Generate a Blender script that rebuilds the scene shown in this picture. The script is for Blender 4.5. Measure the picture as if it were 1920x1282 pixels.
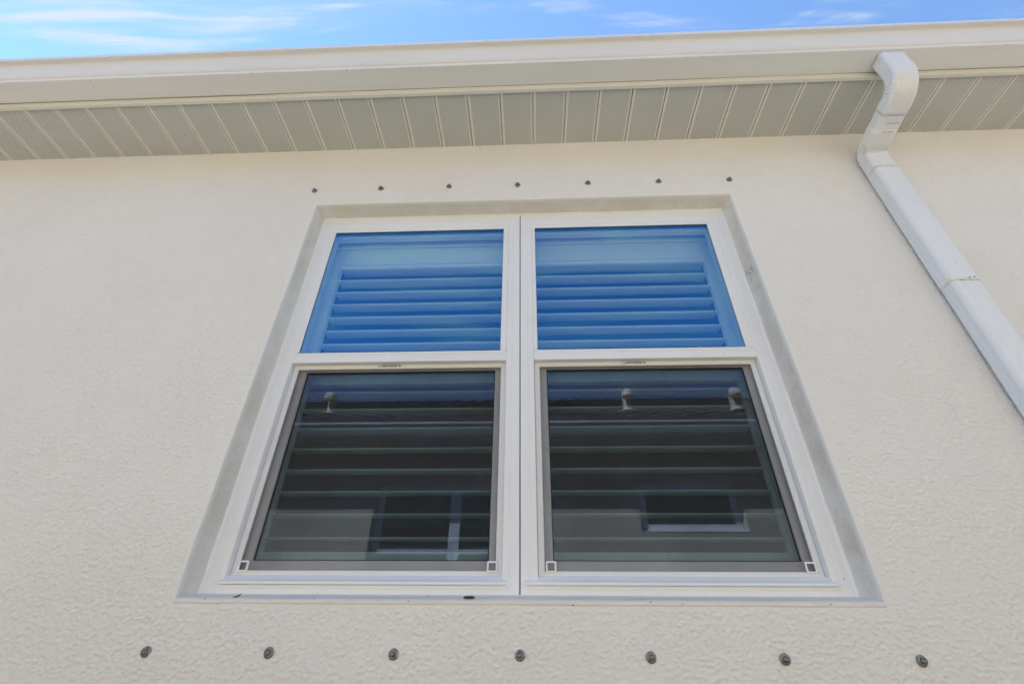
import bpy, bmesh, math, random
import numpy as np
from mathutils import Vector, Matrix, noise as mnoise

random.seed(7)
sc = bpy.context.scene
for o in list(bpy.data.objects):
    bpy.data.objects.remove(o)
COL = sc.collection
ZO = 0.70                      # height of the lower screw row above the ground
PI = math.pi

# ------------------------------------------------------------------ camera
cam_d = bpy.data.cameras.new("camera")
cam = bpy.data.objects.new("camera", cam_d)
COL.objects.link(cam)
CR = ((0.9991175, 0.0408444, 0.0097954), (0.0152757, -0.5705846, 0.8210967), (-0.0391263, 0.8202225, 0.5707050))
cam.matrix_world = Matrix(((CR[0][0], CR[1][0], -CR[2][0], 0.035907),
                           (CR[0][1], CR[1][1], -CR[2][1], -1.422006),
                           (CR[0][2], CR[1][2], -CR[2][2], -0.048720 + ZO),
                           (0, 0, 0, 1)))
cam_d.sensor_width = 36.0
cam_d.lens = 910.887 / 1920.0 * 36.0
cam_d.clip_start = 0.02
cam_d.clip_end = 2000
sc.camera = cam

# ------------------------------------------------------------------ light
SUN_EL = math.radians(48.9)
SUN_AZ = math.radians(-52)     # from +Y towards +X
SUN_STRENGTH = 5.0
SKY_STRENGTH = 0.092
EXPOSURE = 1.77
sun_dir = Vector((math.sin(SUN_AZ) * math.cos(SUN_EL), math.cos(SUN_AZ) * math.cos(SUN_EL), math.sin(SUN_EL)))
sd = bpy.data.lights.new("sun", 'SUN')
sd.energy = SUN_STRENGTH
sd.angle = math.radians(0.53)
sd.color = (1.0, 0.965, 0.92)
sun = bpy.data.objects.new("sun", sd)
COL.objects.link(sun)
sun.location = (0, 6, 12)
sun.rotation_euler = (-sun_dir).to_track_quat('-Z', 'Y').to_euler()

world = bpy.data.worlds.new("World")
sc.world = world
world.use_nodes = True
wt = world.node_tree
wt.nodes.clear()


def wn(t, **kw):
    n = wt.nodes.new(t)
    for k, v in kw.items():
        setattr(n, k, v)
    return n


sky = wn('ShaderNodeTexSky', sky_type='NISHITA', sun_disc=False)
sky.sun_elevation = SUN_EL
sky.sun_rotation = SUN_AZ
sky.air_density = 1.0
sky.dust_density = 0.0
sky.ozone_density = 1.0
tc = wn('ShaderNodeTexCoord')
sep = wn('ShaderNodeSeparateXYZ')
wt.links.new(tc.outputs['Generated'], sep.inputs[0])
zc = wn('ShaderNodeMath', operation='MAXIMUM')
wt.links.new(sep.outputs['Z'], zc.inputs[0])
zc.inputs[1].default_value = 0.06
dx = wn('ShaderNodeMath', operation='DIVIDE')
dy = wn('ShaderNodeMath', operation='DIVIDE')
wt.links.new(sep.outputs['X'], dx.inputs[0]); wt.links.new(zc.outputs[0], dx.inputs[1])
wt.links.new(sep.outputs['Y'], dy.inputs[0]); wt.links.new(zc.outputs[0], dy.inputs[1])
comb = wn('ShaderNodeCombineXYZ')
wt.links.new(dx.outputs[0], comb.inputs[0]); wt.links.new(dy.outputs[0], comb.inputs[1])


def cirrus(rot, sx, sy, seed, lo, hi, dist=1.2, detail=7.0):
    mp = wn('ShaderNodeMapping')
    mp.inputs['Rotation'].default_value = (0, 0, math.radians(rot))
    mp.inputs['Scale'].default_value = (sx, sy, 1)
    mp.inputs['Location'].default_value = (seed, seed * 0.37, 0)
    wt.links.new(comb.outputs[0], mp.inputs[0])
    nz = wn('ShaderNodeTexNoise')
    nz.inputs['Scale'].default_value = 1.0
    nz.inputs['Detail'].default_value = detail
    nz.inputs['Roughness'].default_value = 0.56
    nz.inputs['Distortion'].default_value = dist
    wt.links.new(mp.outputs[0], nz.inputs['Vector'])
    r = wn('ShaderNodeMapRange', interpolation_type='SMOOTHSTEP')
    r.inputs[1].default_value = lo
    r.inputs[2].default_value = hi
    wt.links.new(nz.outputs[0], r.inputs[0])
    return r


c1 = cirrus(-13, 2.0, 24, 11.7, 0.40, 0.74, 1.1, 9.0)
c2 = cirrus(-8, 1.8, 6.0, 2.3, 0.42, 0.64, 1.0)
cm = wn('ShaderNodeMath', operation='MULTIPLY')
wt.links.new(c1.outputs[0], cm.inputs[0]); wt.links.new(c2.outputs[0], cm.inputs[1])
ca = wn('ShaderNodeMath', operation='MULTIPLY_ADD')
wt.links.new(c2.outputs[0], ca.inputs[0]); ca.inputs[1].default_value = 0.10
wt.links.new(cm.outputs[0], ca.inputs[2])
cb = wn('ShaderNodeMath', operation='MINIMUM')
wt.links.new(ca.outputs[0], cb.inputs[0]); cb.inputs[1].default_value = 0.85
tint = wn('ShaderNodeMix', data_type='RGBA', blend_type='MULTIPLY')
tint.inputs[0].default_value = 1.0
tint.inputs[7].default_value = (0.86, 0.99, 1.10, 1)
wt.links.new(sky.outputs[0], tint.inputs[6])
cmix = wn('ShaderNodeMix', data_type='RGBA')
wt.links.new(cb.outputs[0], cmix.inputs[0])
wt.links.new(tint.outputs[2], cmix.inputs[6])
cmix.inputs[7].default_value = (2.5, 2.75, 3.0, 1)
bg = wn('ShaderNodeBackground')
bg.inputs[1].default_value = SKY_STRENGTH
wt.links.new(cmix.outputs[2], bg.inputs[0])
wo = wn('ShaderNodeOutputWorld')
wt.links.new(bg.outputs[0], wo.inputs[0])

sc.view_settings.view_transform = 'Standard'
sc.view_settings.look = 'None'
sc.view_settings.exposure = EXPOSURE
sc.view_settings.gamma = 1.0
sc.render.engine = 'CYCLES'
sc.cycles.max_bounces = 12
sc.cycles.diffuse_bounces = 6
sc.cycles.glossy_bounces = 5
sc.cycles.transparent_max_bounces = 16
sc.cycles.use_denoising = True
sc.cycles.adaptive_threshold = 0.004


# ------------------------------------------------------------------ materials
class Mat:
    def __init__(s, name):
        s.m = bpy.data.materials.new(name)
        s.m.use_nodes = True
        s.t = s.m.node_tree
        s.b = s.t.nodes['Principled BSDF']
        s.out = s.t.nodes['Material Output']
        s.tc = None

    def n(s, t, **kw):
        nd = s.t.nodes.new(t)
        for k, v in kw.items():
            setattr(nd, k, v)
        return nd

    def l(s, a, b):
        s.t.links.new(a, b)

    def co(s):
        if s.tc is None:
            s.tc = s.n('ShaderNodeTexCoord')
        return s.tc.outputs['Object']

    def noise(s, scale, detail=3, rough=0.5, vec=None, dist=0.0):
        nz = s.n('ShaderNodeTexNoise')
        nz.inputs['Scale'].default_value = scale
        nz.inputs['Detail'].default_value = detail
        nz.inputs['Roughness'].default_value = rough
        nz.inputs['Distortion'].default_value = dist
        s.l(vec if vec is not None else s.co(), nz.inputs['Vector'])
        return nz.outputs[0]

    def scaled(s, sc3, loc=(0, 0, 0), rot=(0, 0, 0)):
        mp = s.n('ShaderNodeMapping')
        mp.inputs['Scale'].default_value = sc3
        mp.inputs['Location'].default_value = loc
        mp.inputs['Rotation'].default_value = rot
        s.l(s.co(), mp.inputs[0])
        return mp.outputs[0]

    def math(s, op, a, b=None, c=None):
        nd = s.n('ShaderNodeMath', operation=op)
        for i, v in enumerate((a, b, c)):
            if v is None:
                continue
            if isinstance(v, (int, float)):
                nd.inputs[i].default_value = v
            else:
                s.l(v, nd.inputs[i])
        return nd.outputs[0]

    def mr(s, v, a, b, c=0.0, d=1.0, smooth=True):
        nd = s.n('ShaderNodeMapRange')
        nd.interpolation_type = 'SMOOTHSTEP' if smooth else 'LINEAR'
        nd.inputs[1].default_value = a
        nd.inputs[2].default_value = b
        nd.inputs[3].default_value = c
        nd.inputs[4].default_value = d
        s.l(v, nd.inputs[0])
        return nd.outputs[0]

    def mix(s, f, a, b, blend='MIX'):
        nd = s.n('ShaderNodeMix', data_type='RGBA', blend_type=blend)
        for i, v in ((0, f), (6, a), (7, b)):
            if isinstance(v, (int, float)):
                nd.inputs[i].default_value = v
            elif isinstance(v, tuple):
                nd.inputs[i].default_value = (*v, 1) if len(v) == 3 else v
            else:
                s.l(v, nd.inputs[i])
        return nd.outputs[2]

    def specks(s, scale, radius, keep, vec=None):
        """tiny irregular spots: 1 inside a spot"""
        base = vec if vec is not None else s.co()
        wob = s.n('ShaderNodeTexNoise')
        wob.inputs['Scale'].default_value = scale * 3
        s.l(base, wob.inputs['Vector'])
        add = s.n('ShaderNodeMixRGB') if False else s.n('ShaderNodeVectorMath', operation='MULTIPLY_ADD')
        s.l(wob.outputs[1], add.inputs[0])
        add.inputs[1].default_value = (0.35 / scale,) * 3
        s.l(base, add.inputs[2])
        v = s.n('ShaderNodeTexVoronoi')
        v.inputs['Scale'].default_value = scale
        s.l(add.outputs[0], v.inputs['Vector'])
        near = s.math('LESS_THAN', v.outputs['Distance'], radius)
        sp = s.n('ShaderNodeSeparateColor')
        s.l(v.outputs['Color'], sp.inputs[0])
        sel = s.math('LESS_THAN', sp.outputs[0], keep)
        return s.math('MULTIPLY', near, sel)

    def bump(s, h, dist, strength=1.0, prev=None):
        b = s.n('ShaderNodeBump')
        b.inputs['Distance'].default_value = dist
        b.inputs['Strength'].default_value = strength
        s.l(h, b.inputs['Height'])
        if prev is not None:
            s.l(prev, b.inputs['Normal'])
        s.l(b.outputs[0], s.b.inputs['Normal'])
        return b.outputs[0]

    def color(s, c):
        if isinstance(c, tuple):
            s.b.inputs['Base Color'].default_value = (*c, 1)
        else:
            s.l(c, s.b.inputs['Base Color'])

    def set(s, rough=None, metal=None, spec=None):
        if rough is not None:
            if isinstance(rough, (int, float)):
                s.b.inputs['Roughness'].default_value = rough
            else:
                s.l(rough, s.b.inputs['Roughness'])
        if metal is not None:
            s.b.inputs['Metallic'].default_value = metal
        if spec is not None:
            s.b.inputs['Specular IOR Level'].default_value = spec
        return s


M = {}


def stucco(name, base, dirt=True):
    m = Mat(name)
    big = m.noise(1.1, 4, 0.55)
    mid = m.noise(9, 4, 0.6)
    c = m.mix(m.mr(big, 0.35, 0.7), tuple(x * 0.975 for x in base), tuple(min(1, x * 1.02) for x in base))
    c = m.mix(m.mr(mid, 0.3, 0.75, 0, 0.2), c, tuple(x * 0.96 for x in base))
    # skip-trowelled relief: sparse flakes standing on a finely grained coat
    warp = m.scaled((0.62, 1, 1.5), rot=(0, math.radians(7), 0))
    h1 = m.noise(112, 4, 0.62, warp, 0.15)
    h2 = m.noise(270, 3, 0.65)
    h3 = m.noise(5, 2, 0.5)
    lo = m.mr(h3, 0.3, 0.7, 0.49, 0.56)
    flake = m.mr(m.math('SUBTRACT', h1, lo), -0.02, 0.09)
    fb = m.mr(m.noise(74, 4, 0.56, warp, 0.0), 0.3, 0.7, 0, 1, False)
    h = m.math('MULTIPLY_ADD', fb, 1.15, m.math('MULTIPLY', flake, 0.4))
    pit = m.math('MULTIPLY', m.mr(m.math('ABSOLUTE', m.math('SUBTRACT', m.math('SUBTRACT', h1, lo), 0.006)), 0.0, 0.016, 1, 0), m.mr(h2, 0.5, 0.6))
    if dirt:
        c = m.mix(m.math('MULTIPLY', pit, 0.18), c, tuple(x * 0.55 for x in base))
        sp = m.specks(16, 0.035, 0.10)
        c = m.mix(m.math('MULTIPLY', sp, 0.55), c, (0.10, 0.08, 0.06))
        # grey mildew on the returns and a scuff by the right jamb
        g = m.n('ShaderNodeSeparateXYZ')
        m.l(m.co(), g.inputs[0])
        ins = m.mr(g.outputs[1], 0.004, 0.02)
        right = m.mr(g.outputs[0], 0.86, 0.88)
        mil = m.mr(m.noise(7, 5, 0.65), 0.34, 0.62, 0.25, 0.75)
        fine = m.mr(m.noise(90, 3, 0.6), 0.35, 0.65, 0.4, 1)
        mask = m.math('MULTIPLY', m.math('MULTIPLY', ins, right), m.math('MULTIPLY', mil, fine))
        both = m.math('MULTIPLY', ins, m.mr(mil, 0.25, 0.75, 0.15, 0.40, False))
        c = m.mix(both, c, (0.50, 0.44, 0.34))                       # beige tint on every return, painted in to offset bluish side light
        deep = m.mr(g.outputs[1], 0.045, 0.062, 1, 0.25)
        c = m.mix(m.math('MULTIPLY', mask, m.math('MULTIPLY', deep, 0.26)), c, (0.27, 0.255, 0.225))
        vd = m.n('ShaderNodeVectorMath', operation='DISTANCE')
        mp = m.scaled((1, 0.8, 0.75))
        m.l(mp, vd.inputs[0])
        vd.inputs[1].default_value = (0.8905, 0.03 * 0.8, (1.285 + ZO) * 0.75)
        near = m.mr(vd.outputs['Value'], 0.012, 0.045, 1, 0)
        sc_ = m.mr(m.noise(120, 3, 0.7), 0.52, 0.60)
        c = m.mix(m.math('MULTIPLY', m.math('MULTIPLY', near, sc_), 0.9), c, (0.03, 0.03, 0.03))
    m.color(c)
    m.set(rough=0.93, spec=0.2)
    if dirt:
        h = m.math('MULTIPLY', h, m.mr(g.outputs[1], 0.003, 0.006, 0.45, 0.7))
        h = m.math('MULTIPLY_ADD', m.noise(330, 2, 0.6), 0.28, h)
    m.bump(h, 0.0028, 0.7)
    return m.m


M['stucco_tan'] = stucco('tan_stucco', (0.60, 0.525, 0.405), False)
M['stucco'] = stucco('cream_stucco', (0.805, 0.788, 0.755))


def sill_mat():
    m = Mat('smooth_sill')
    n = m.noise(14, 4, 0.6, m.scaled((1, 4, 4)))
    c = m.mix(m.mr(n, 0.35, 0.7), (0.76, 0.72, 0.66), (0.70, 0.665, 0.61))
    sp = m.specks(85, 0.16, 0.22, m.scaled((0.6, 1, 1)))
    c = m.mix(m.math('MULTIPLY', sp, 0.7), c, (0.07, 0.055, 0.04))
    m.color(c); m.set(rough=0.6)
    m.bump(m.noise(60, 3, 0.6), 0.0012, 0.6)
    return m.m


M['sill'] = sill_mat()


def vinyl(name, base, speck=0.05, rough=0.38, grain=0.25):
    m = Mat(name)
    n = m.noise(3.0, 4, 0.6)
    st = m.noise(30, 3, 0.6, m.scaled((12, 12, 0.35)))
    c = m.mix(m.mr(n, 0.3, 0.75), base, tuple(x * 0.955 for x in base))
    c = m.mix(m.mr(st, 0.5, 0.8, 0, grain), c, tuple(x * 0.93 for x in base))
    sp = m.specks(34, 0.055, speck)
    c = m.mix(m.math('MULTIPLY', sp, 0.75), c, (0.05, 0.04, 0.03))
    m.color(c)
    m.set(rough=m.mr(n, 0.3, 0.7, rough - 0.05, rough + 0.1))
    return m.m


M['vinyl'] = vinyl('white_vinyl', (0.80, 0.81, 0.83))
M['screenframe'] = vinyl('screen_frame_white', (0.76, 0.755, 0.74), 0.03)
M['shutter'] = vinyl('shutter_white', (0.86, 0.86, 0.84), 0.0, 0.42)
M['alu'] = vinyl('gutter_white', (0.78, 0.775, 0.765), 0.05, 0.33)
M['pipe'] = vinyl('downspout_white', (0.80, 0.815, 0.84), 0.03, 0.36, 0.0)
M['trim'] = vinyl('fascia_cream', (0.75, 0.74, 0.69), 0.02, 0.4)


def gutter_mat():
    m = Mat('gutter_enamel')
    base = (0.785, 0.79, 0.80)
    n = m.noise(1.6, 4, 0.6, m.scaled((1, 6, 6)))
    c = m.mix(m.mr(n, 0.3, 0.75), base, tuple(x * 0.95 for x in base))
    g = m.n('ShaderNodeSeparateXYZ'); m.l(m.co(), g.inputs[0])
    lip = m.mr(g.outputs[1], -0.379, -0.362, 1.0, 0.08)     # grime hangs along the front lip
    under = m.math('LESS_THAN', g.outputs[2], 2.153 + ZO)
    clus = m.mr(m.noise(4.5, 2, 0.5, m.scaled((1, 0.2, 0.2))), 0.5, 0.66, 0.1, 1)
    sp = m.specks(120, 0.25, 0.30)
    f = m.math('MULTIPLY', m.math('MULTIPLY', sp, lip), m.math('MULTIPLY', under, clus))
    c = m.mix(m.math('MULTIPLY', f, 0.85), c, (0.05, 0.03, 0.02))
    sp2 = m.specks(26, 0.05, 0.10)
    c = m.mix(m.math('MULTIPLY', sp2, 0.6), c, (0.10, 0.08, 0.06))
    run = m.mr(m.noise(9, 3, 0.6, m.scaled((3, 0.15, 0.15))), 0.58, 0.85, 0, 0.10)
    c = m.mix(run, c, (0.55, 0.52, 0.44))
    m.color(c)
    m.set(rough=0.34)
    wob = m.noise(2.2, 2, 0.5, m.scaled((0.7, 3, 3)))
    m.bump(wob, 0.004, 0.35)
    return m.m


M['gutter'] = gutter_mat()


def soffit_mat():
    m = Mat('vented_soffit')
    base = (0.69, 0.71, 0.685)
    g = m.n('ShaderNodeSeparateXYZ'); m.l(m.co(), g.inputs[0])
    P, X0 = 0.1501, -0.6915
    t = m.math('FRACT', m.math('DIVIDE', m.math('SUBTRACT', g.outputs[0], X0 - P * 60), P))
    vent = m.math('MULTIPLY', m.math('GREATER_THAN', t, 0.105), m.math('LESS_THAN', t, 0.95))
    hp = 0.0062
    row = m.math('FLOOR', m.math('DIVIDE', g.outputs[1], hp * 0.5))
    odd = m.math('MODULO', m.math('ABSOLUTE', row), 2)
    u = m.math('ADD', m.math('DIVIDE', g.outputs[0], hp), m.math('MULTIPLY', odd, 0.5))
    fu = m.math('SUBTRACT', m.math('FRACT', u), 0.5)
    fv = m.math('SUBTRACT', m.math('FRACT', m.math('DIVIDE', g.outputs[1], hp * 0.5)), 0.5)
    d2 = m.math('ADD', m.math('MULTIPLY', fu, fu), m.math('MULTIPLY', m.math('MULTIPLY', fv, fv), 0.25))
    hole = m.math('MULTIPLY', m.math('LESS_THAN', d2, 0.046), vent)
    n = m.noise(2.5, 4, 0.6)
    c = m.mix(m.mr(n, 0.3, 0.75), base, tuple(x * 0.93 for x in base))
    c = m.mix(vent, (0.725, 0.715, 0.665), c)
    c = m.mix(hole, c, (0.13, 0.13, 0.12))
    sp = m.specks(20, 0.05, 0.06)
    c = m.mix(m.math('MULTIPLY', sp, 0.7), c, (0.06, 0.05, 0.04))
    m.color(c); m.set(rough=0.5)
    return m.m


M['soffit'] = soffit_mat()


def flat(name, base, rough=0.6, metal=0.0, var=0.06, scale=8):
    m = Mat(name)
    n = m.noise(scale, 4, 0.6)
    m.color(m.mix(m.mr(n, 0.3, 0.7), base, tuple(max(0, x * (1 - var)) for x in base)))
    m.set(rough=rough, metal=metal)
    return m.m


M['black'] = flat('black_spacer', (0.018, 0.014, 0.012), 0.5)
M['gap'] = flat('dark_joint', (0.03, 0.03, 0.03), 0.9)
M['ink'] = flat('printed_ink', (0.03, 0.03, 0.03), 0.6)
M['blob'] = flat('white_caulk', (0.82, 0.82, 0.81), 0.5)
M['leaf'] = flat('dead_leaf', (0.055, 0.05, 0.04), 0.8, 0, 0.4, 200)
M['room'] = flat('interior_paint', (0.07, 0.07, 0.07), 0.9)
M['steel'] = flat('weathered_steel', (0.36, 0.35, 0.335), 0.42, 0.7, 0.6, 160)
M['steel2'] = flat('screw_head_steel', (0.30, 0.29, 0.28), 0.32, 0.8, 0.6, 220)
M['pipe_grey'] = flat('rivet_grey', (0.30, 0.30, 0.30), 0.45, 0.3)
M['mildew'] = flat('scuff', (0.05, 0.05, 0.05), 0.9)
M['vent'] = flat('vent_tan', (0.74, 0.60, 0.45), 0.6)


def tile_mat():
    m = Mat('barrel_tile')
    vv = m.n('ShaderNodeTexVoronoi')
    vv.inputs['Scale'].default_value = 3.2
    m.l(m.co(), vv.inputs['Vector'])
    c = m.mix(m.noise(6, 4, 0.6), (0.105, 0.075, 0.06), (0.16, 0.115, 0.09))
    s_ = m.n('ShaderNodeSeparateColor'); m.l(vv.outputs['Color'], s_.inputs[0])
    c = m.mix(m.math('MULTIPLY', s_.outputs[0], 0.5), c, (0.07, 0.06, 0.055))
    m.color(c); m.set(rough=0.85)
    m.bump(m.noise(70, 4, 0.6), 0.004, 0.5)
    return m.m


M['tile'] = tile_mat()


def glass_mat(name, tr, refl, base_r):
    """one face of a coated pane: see-through green-grey glass with a blue mirror coat"""
    m = Mat(name)
    m.t.nodes.remove(m.b)
    trn = m.n('ShaderNodeBsdfTransparent'); trn.inputs[0].default_value = (*tr, 1)
    gl = m.n('ShaderNodeBsdfGlossy'); gl.inputs[0].default_value = (*refl, 1)
    gl.inputs['Roughness'].default_value = 0.0
    nb = m.n('ShaderNodeBump')
    nb.inputs['Distance'].default_value = 0.0016
    nb.inputs['Strength'].default_value = 0.06
    m.l(m.noise(3.2, 2, 0.4), nb.inputs['Height'])
    m.l(nb.outputs[0], gl.inputs['Normal'])
    lw = m.n('ShaderNodeLayerWeight'); lw.inputs[0].default_value = 0.5
    f5 = m.math('POWER', lw.outputs['Facing'], 4.0)
    f = m.math('MULTIPLY_ADD', f5, 1 - base_r, base_r)
    ms = m.n('ShaderNodeMixShader')
    m.l(f, ms.inputs[0]); m.l(trn.outputs[0], ms.inputs[1]); m.l(gl.outputs[0], ms.inputs[2])
    m.l(ms.outputs[0], m.out.inputs[0])
    return m.m


M['glass'] = glass_mat('coated_glass', (0.91, 0.985, 0.955), (0.15, 0.56, 1.0), 0.18)
M['glass_low'] = glass_mat('coated_sash_glass', (0.85, 0.955, 0.935), (0.51, 0.60, 0.86), 0.14)
M['farglass'] = glass_mat('plain_glass', (0.8, 0.9, 0.88), (0.8, 0.9, 1.0), 0.24)


def mesh_mat():
    m = Mat('insect_mesh')
    m.color((0.012, 0.0115, 0.0115)); m.set(rough=0.7)
    tr = m.n('ShaderNodeBsdfTransparent')
    g = m.n('ShaderNodeSeparateXYZ'); m.l(m.co(), g.inputs[0])
    # weave density drifts a little where the cloth is slack
    a = m.noise(5.5, 3, 0.5, m.scaled((1.0, 1, 0.45), rot=(0, math.radians(18), 0)))
    b = m.noise(60, 2, 0.5, m.scaled((4, 1, 0.2)))
    dens = m.math('ADD', m.mr(a, 0.3, 0.7, 0.40, 0.47), m.mr(b, 0.3, 0.7, -0.015, 0.015))
    ms = m.n('ShaderNodeMixShader')
    m.l(dens, ms.inputs[0]); m.l(tr.outputs[0], ms.inputs[1]); m.l(m.b.outputs[0], ms.inputs[2])
    m.l(ms.outputs[0], m.out.inputs[0])
    return m.m


M['mesh'] = mesh_mat()


def ground_mat():
    m = Mat('dry_lawn')
    a = m.noise(0.9, 5, 0.6); b = m.noise(35, 4, 0.7)
    c = m.mix(m.mr(a, 0.3, 0.7), (0.235, 0.215, 0.155), (0.20, 0.185, 0.135))
    c = m.mix(m.mr(b, 0.3, 0.7, 0, 0.6), c, (0.28, 0.25, 0.19))
    m.color(c); m.set(rough=0.95)
    m.bump(b, 0.02, 0.8)
    return m.m


M['ground'] = ground_mat()


# ------------------------------------------------------------------ mesh helpers
class MB:
    def __init__(s):
        s.v = []; s.f = []; s.mi = []; s.smooth = []

    def add(s, vs, fs, mi=0, sm=False):
        o = len(s.v)
        s.v += [tuple(p) for p in vs]
        s.f += [tuple(i + o for i in f) for f in fs]
        s.mi += [mi] * len(fs); s.smooth += [sm] * len(fs)
        return s

    def box(s, x0, x1, y0, y1, z0, z1, mi=0):
        vs = [(x, y, z) for x in (x0, x1) for y in (y0, y1) for z in (z0, z1)]
        fs = [(0, 1, 3, 2), (4, 6, 7, 5), (0, 4, 5, 1), (2, 3, 7, 6), (0, 2, 6, 4), (1, 5, 7, 3)]
        return s.add(vs, fs, mi)

    def ring(s, prof, nsub=1, jit=None, mi=0, sm=False):
        """prof: list of ((x0,x1,z0,z1), y). Mitred rings joined one to the next."""
        loops = []
        for k, (r, y) in enumerate(prof):
            x0, x1, z0, z1 = r
            c = [(x0, z0), (x1, z0), (x1, z1), (x0, z1)]
            lp = []
            for i in range(4):
                a, b = c[i], c[(i + 1) % 4]
                for j in range(nsub):
                    t = j / nsub
                    p = (a[0] + (b[0] - a[0]) * t, y, a[1] + (b[1] - a[1]) * t)
                    if jit:
                        p = jit(k, p)
                    lp.append(p)
            loops.append(lp)
        n = 4 * nsub
        vs = [p for lp in loops for p in lp]
        fs = []
        for k in range(len(prof) - 1):
            for i in range(n):
                a = k * n + i; b = k * n + (i + 1) % n
                fs.append((a, b, b + n, a + n))
        return s.add(vs, fs, mi, sm)

    def extrude_x(s, prof, x0, x1, closed=True, caps=True, nx=1, mi=0, sm=False, fn=None):
        """prof: (y,z) points; swept along x"""
        n = len(prof); vs = []
        for k in range(nx + 1):
            x = x0 + (x1 - x0) * k / nx
            for (y, z) in prof:
                vs.append(fn(x, y, z) if fn else (x, y, z))
        fs = []
        m = n if closed else n - 1
        for k in range(nx):
            for i in range(m):
                a = k * n + i; b = k * n + (i + 1) % n
                fs.append((a, a + n, b + n, b))
        if caps and closed:
            fs.append(tuple(range(n)))
            fs.append(tuple(reversed(range(nx * n, nx * n + n))))
        return s.add(vs, fs, mi, sm)

    def sweep(s, sections, caps=True, mi=0, sm=True):
        n = len(sections[0]); vs = [p for q in sections for p in q]; fs = []
        for k in range(len(sections) - 1):
            for i in range(n):
                a = k * n + i; b = k * n + (i + 1) % n
                fs.append((a, b, b + n, a + n))
        if caps:
            fs.append(tuple(reversed(range(n))))
            o = (len(sections) - 1) * n
            fs.append(tuple(range(o, o + n)))
        return s.add(vs, fs, mi, sm)

    def lathe_y(s, prof, n=20, mi=0, sm=True, hexa=False):
        """prof: (radius, y) revolved round the y axis at the origin"""
        vs = []; fs = []
        for (r, y) in prof:
            for i in range(n):
                a = 2 * PI * i / n
                vs.append((r * math.cos(a), y, r * math.sin(a)))
        for k in range(len(prof) - 1):
            for i in range(n):
                a = k * n + i; b = k * n + (i + 1) % n
                fs.append((a, b, b + n, a + n))
        return s.add(vs, fs, mi, sm)

    def build(s, name, mats, parent=None, zo=ZO, bevel=0.0, seg=2, angle=35, fixn=True):
        me = bpy.data.meshes.new(name)
        me.from_pydata([(x, y, z + zo) for (x, y, z) in s.v], [], s.f)
        if not isinstance(mats, (list, tuple)):
            mats = [mats]
        for m in mats:
            me.materials.append(m)
        me.polygons.foreach_set('material_index', s.mi)
        me.polygons.foreach_set('use_smooth', s.smooth)
        if fixn:
            bm = bmesh.new(); bm.from_mesh(me)
            bmesh.ops.recalc_face_normals(bm, faces=bm.faces)
            bm.to_mesh(me); bm.free()
        if any(s.smooth) and angle < 180:
            me.set_sharp_from_angle(angle=math.radians(angle))
        me.update()
        o = bpy.data.objects.new(name, me)
        COL.objects.link(o)
        if parent is not None:
            o.parent = parent
        if bevel:
            b = o.modifiers.new('bevel', 'BEVEL')
            b.width = bevel; b.segments = seg; b.limit_method = 'ANGLE'; b.angle_limit = math.radians(40)
            b.harden_normals = False
        return o


def empty(name, loc=(0, 0, 0), label=None, cat=None, group=None, kind=None, parent=None):
    o = bpy.data.objects.new(name, None)
    COL.objects.link(o)
    o.location = loc
    o.empty_display_size = 0.1
    if parent is not None:
        o.parent = parent
    return tag(o, label, cat, group, kind)


def tag(o, label=None, cat=None, group=None, kind=None):
    for k, v in (('label', label), ('category', cat), ('group', group), ('kind', kind)):
        if v:
            o[k] = v
    return o


def inset(r, l, ri=None, b=None, t=None):
    ri = l if ri is None else ri; b = l if b is None else b; t = l if t is None else t
    return (r[0] + l, r[1] - ri, r[2] + b, r[3] - t)


# ------------------------------------------------------------------ ground
gm = MB()
gm.add([(-150, -150, 0), (150, -150, 0), (150, 150, 0), (-150, 150, 0)], [(0, 1, 2, 3)])
tag(gm.build('ground', M['ground'], zo=0), kind='structure')

# ------------------------------------------------------------------ house shell (used for both houses)
SOF = 2.1309                    # soffit height (scene heights count from the lower screw row)
YF = -0.2796                    # fascia front
WALLT = 0.20


def grid_wall(mb, x0, x1, z0, z1, y, holes, step=None):
    xs = sorted({x0, x1} | {h[0] for h in holes} | {h[1] for h in holes})
    zs = sorted({z0, z1} | {h[2] for h in holes} | {h[3] for h in holes})
    idx = {}
    vs = []; fs = []

    def vi(x, z):
        if (x, z) not in idx:
            idx[(x, z)] = len(vs); vs.append((x, y, z))
        return idx[(x, z)]
    for i in range(len(xs) - 1):
        for j in range(len(zs) - 1):
            cx = (xs[i] + xs[i + 1]) / 2; cz = (zs[j] + zs[j + 1]) / 2
            if any(h[0] < cx < h[1] and h[2] < cz < h[3] for h in holes):
                continue
            fs.append((vi(xs[i], zs[j]), vi(xs[i + 1], zs[j]), vi(xs[i + 1], zs[j + 1]), vi(xs[i], zs[j + 1])))
    mb.add(vs, fs)


def perlin2(x, y, seed):
    rng = np.random.RandomState(seed)
    perm = rng.permutation(4096)
    ang = rng.rand(4096) * 2 * PI
    gx, gy = np.cos(ang), np.sin(ang)
    xi = np.floor(x).astype(np.int64); yi = np.floor(y).astype(np.int64)
    xf = x - xi; yf = y - yi
    u = xf ** 3 * (xf * (xf * 6 - 15) + 10); v = yf ** 3 * (yf * (yf * 6 - 15) + 10)

    def g(ix, iy, dx, dy):
        k = perm[(perm[ix & 4095] + iy) & 4095]
        return gx[k] * dx + gy[k] * dy
    a = g(xi, yi, xf, yf); b = g(xi + 1, yi, xf - 1, yf)
    c = g(xi, yi + 1, xf, yf - 1); d = g(xi + 1, yi + 1, xf - 1, yf - 1)
    return (a + (b - a) * u) * (1 - v) + (c + (d - c) * u) * v


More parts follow.
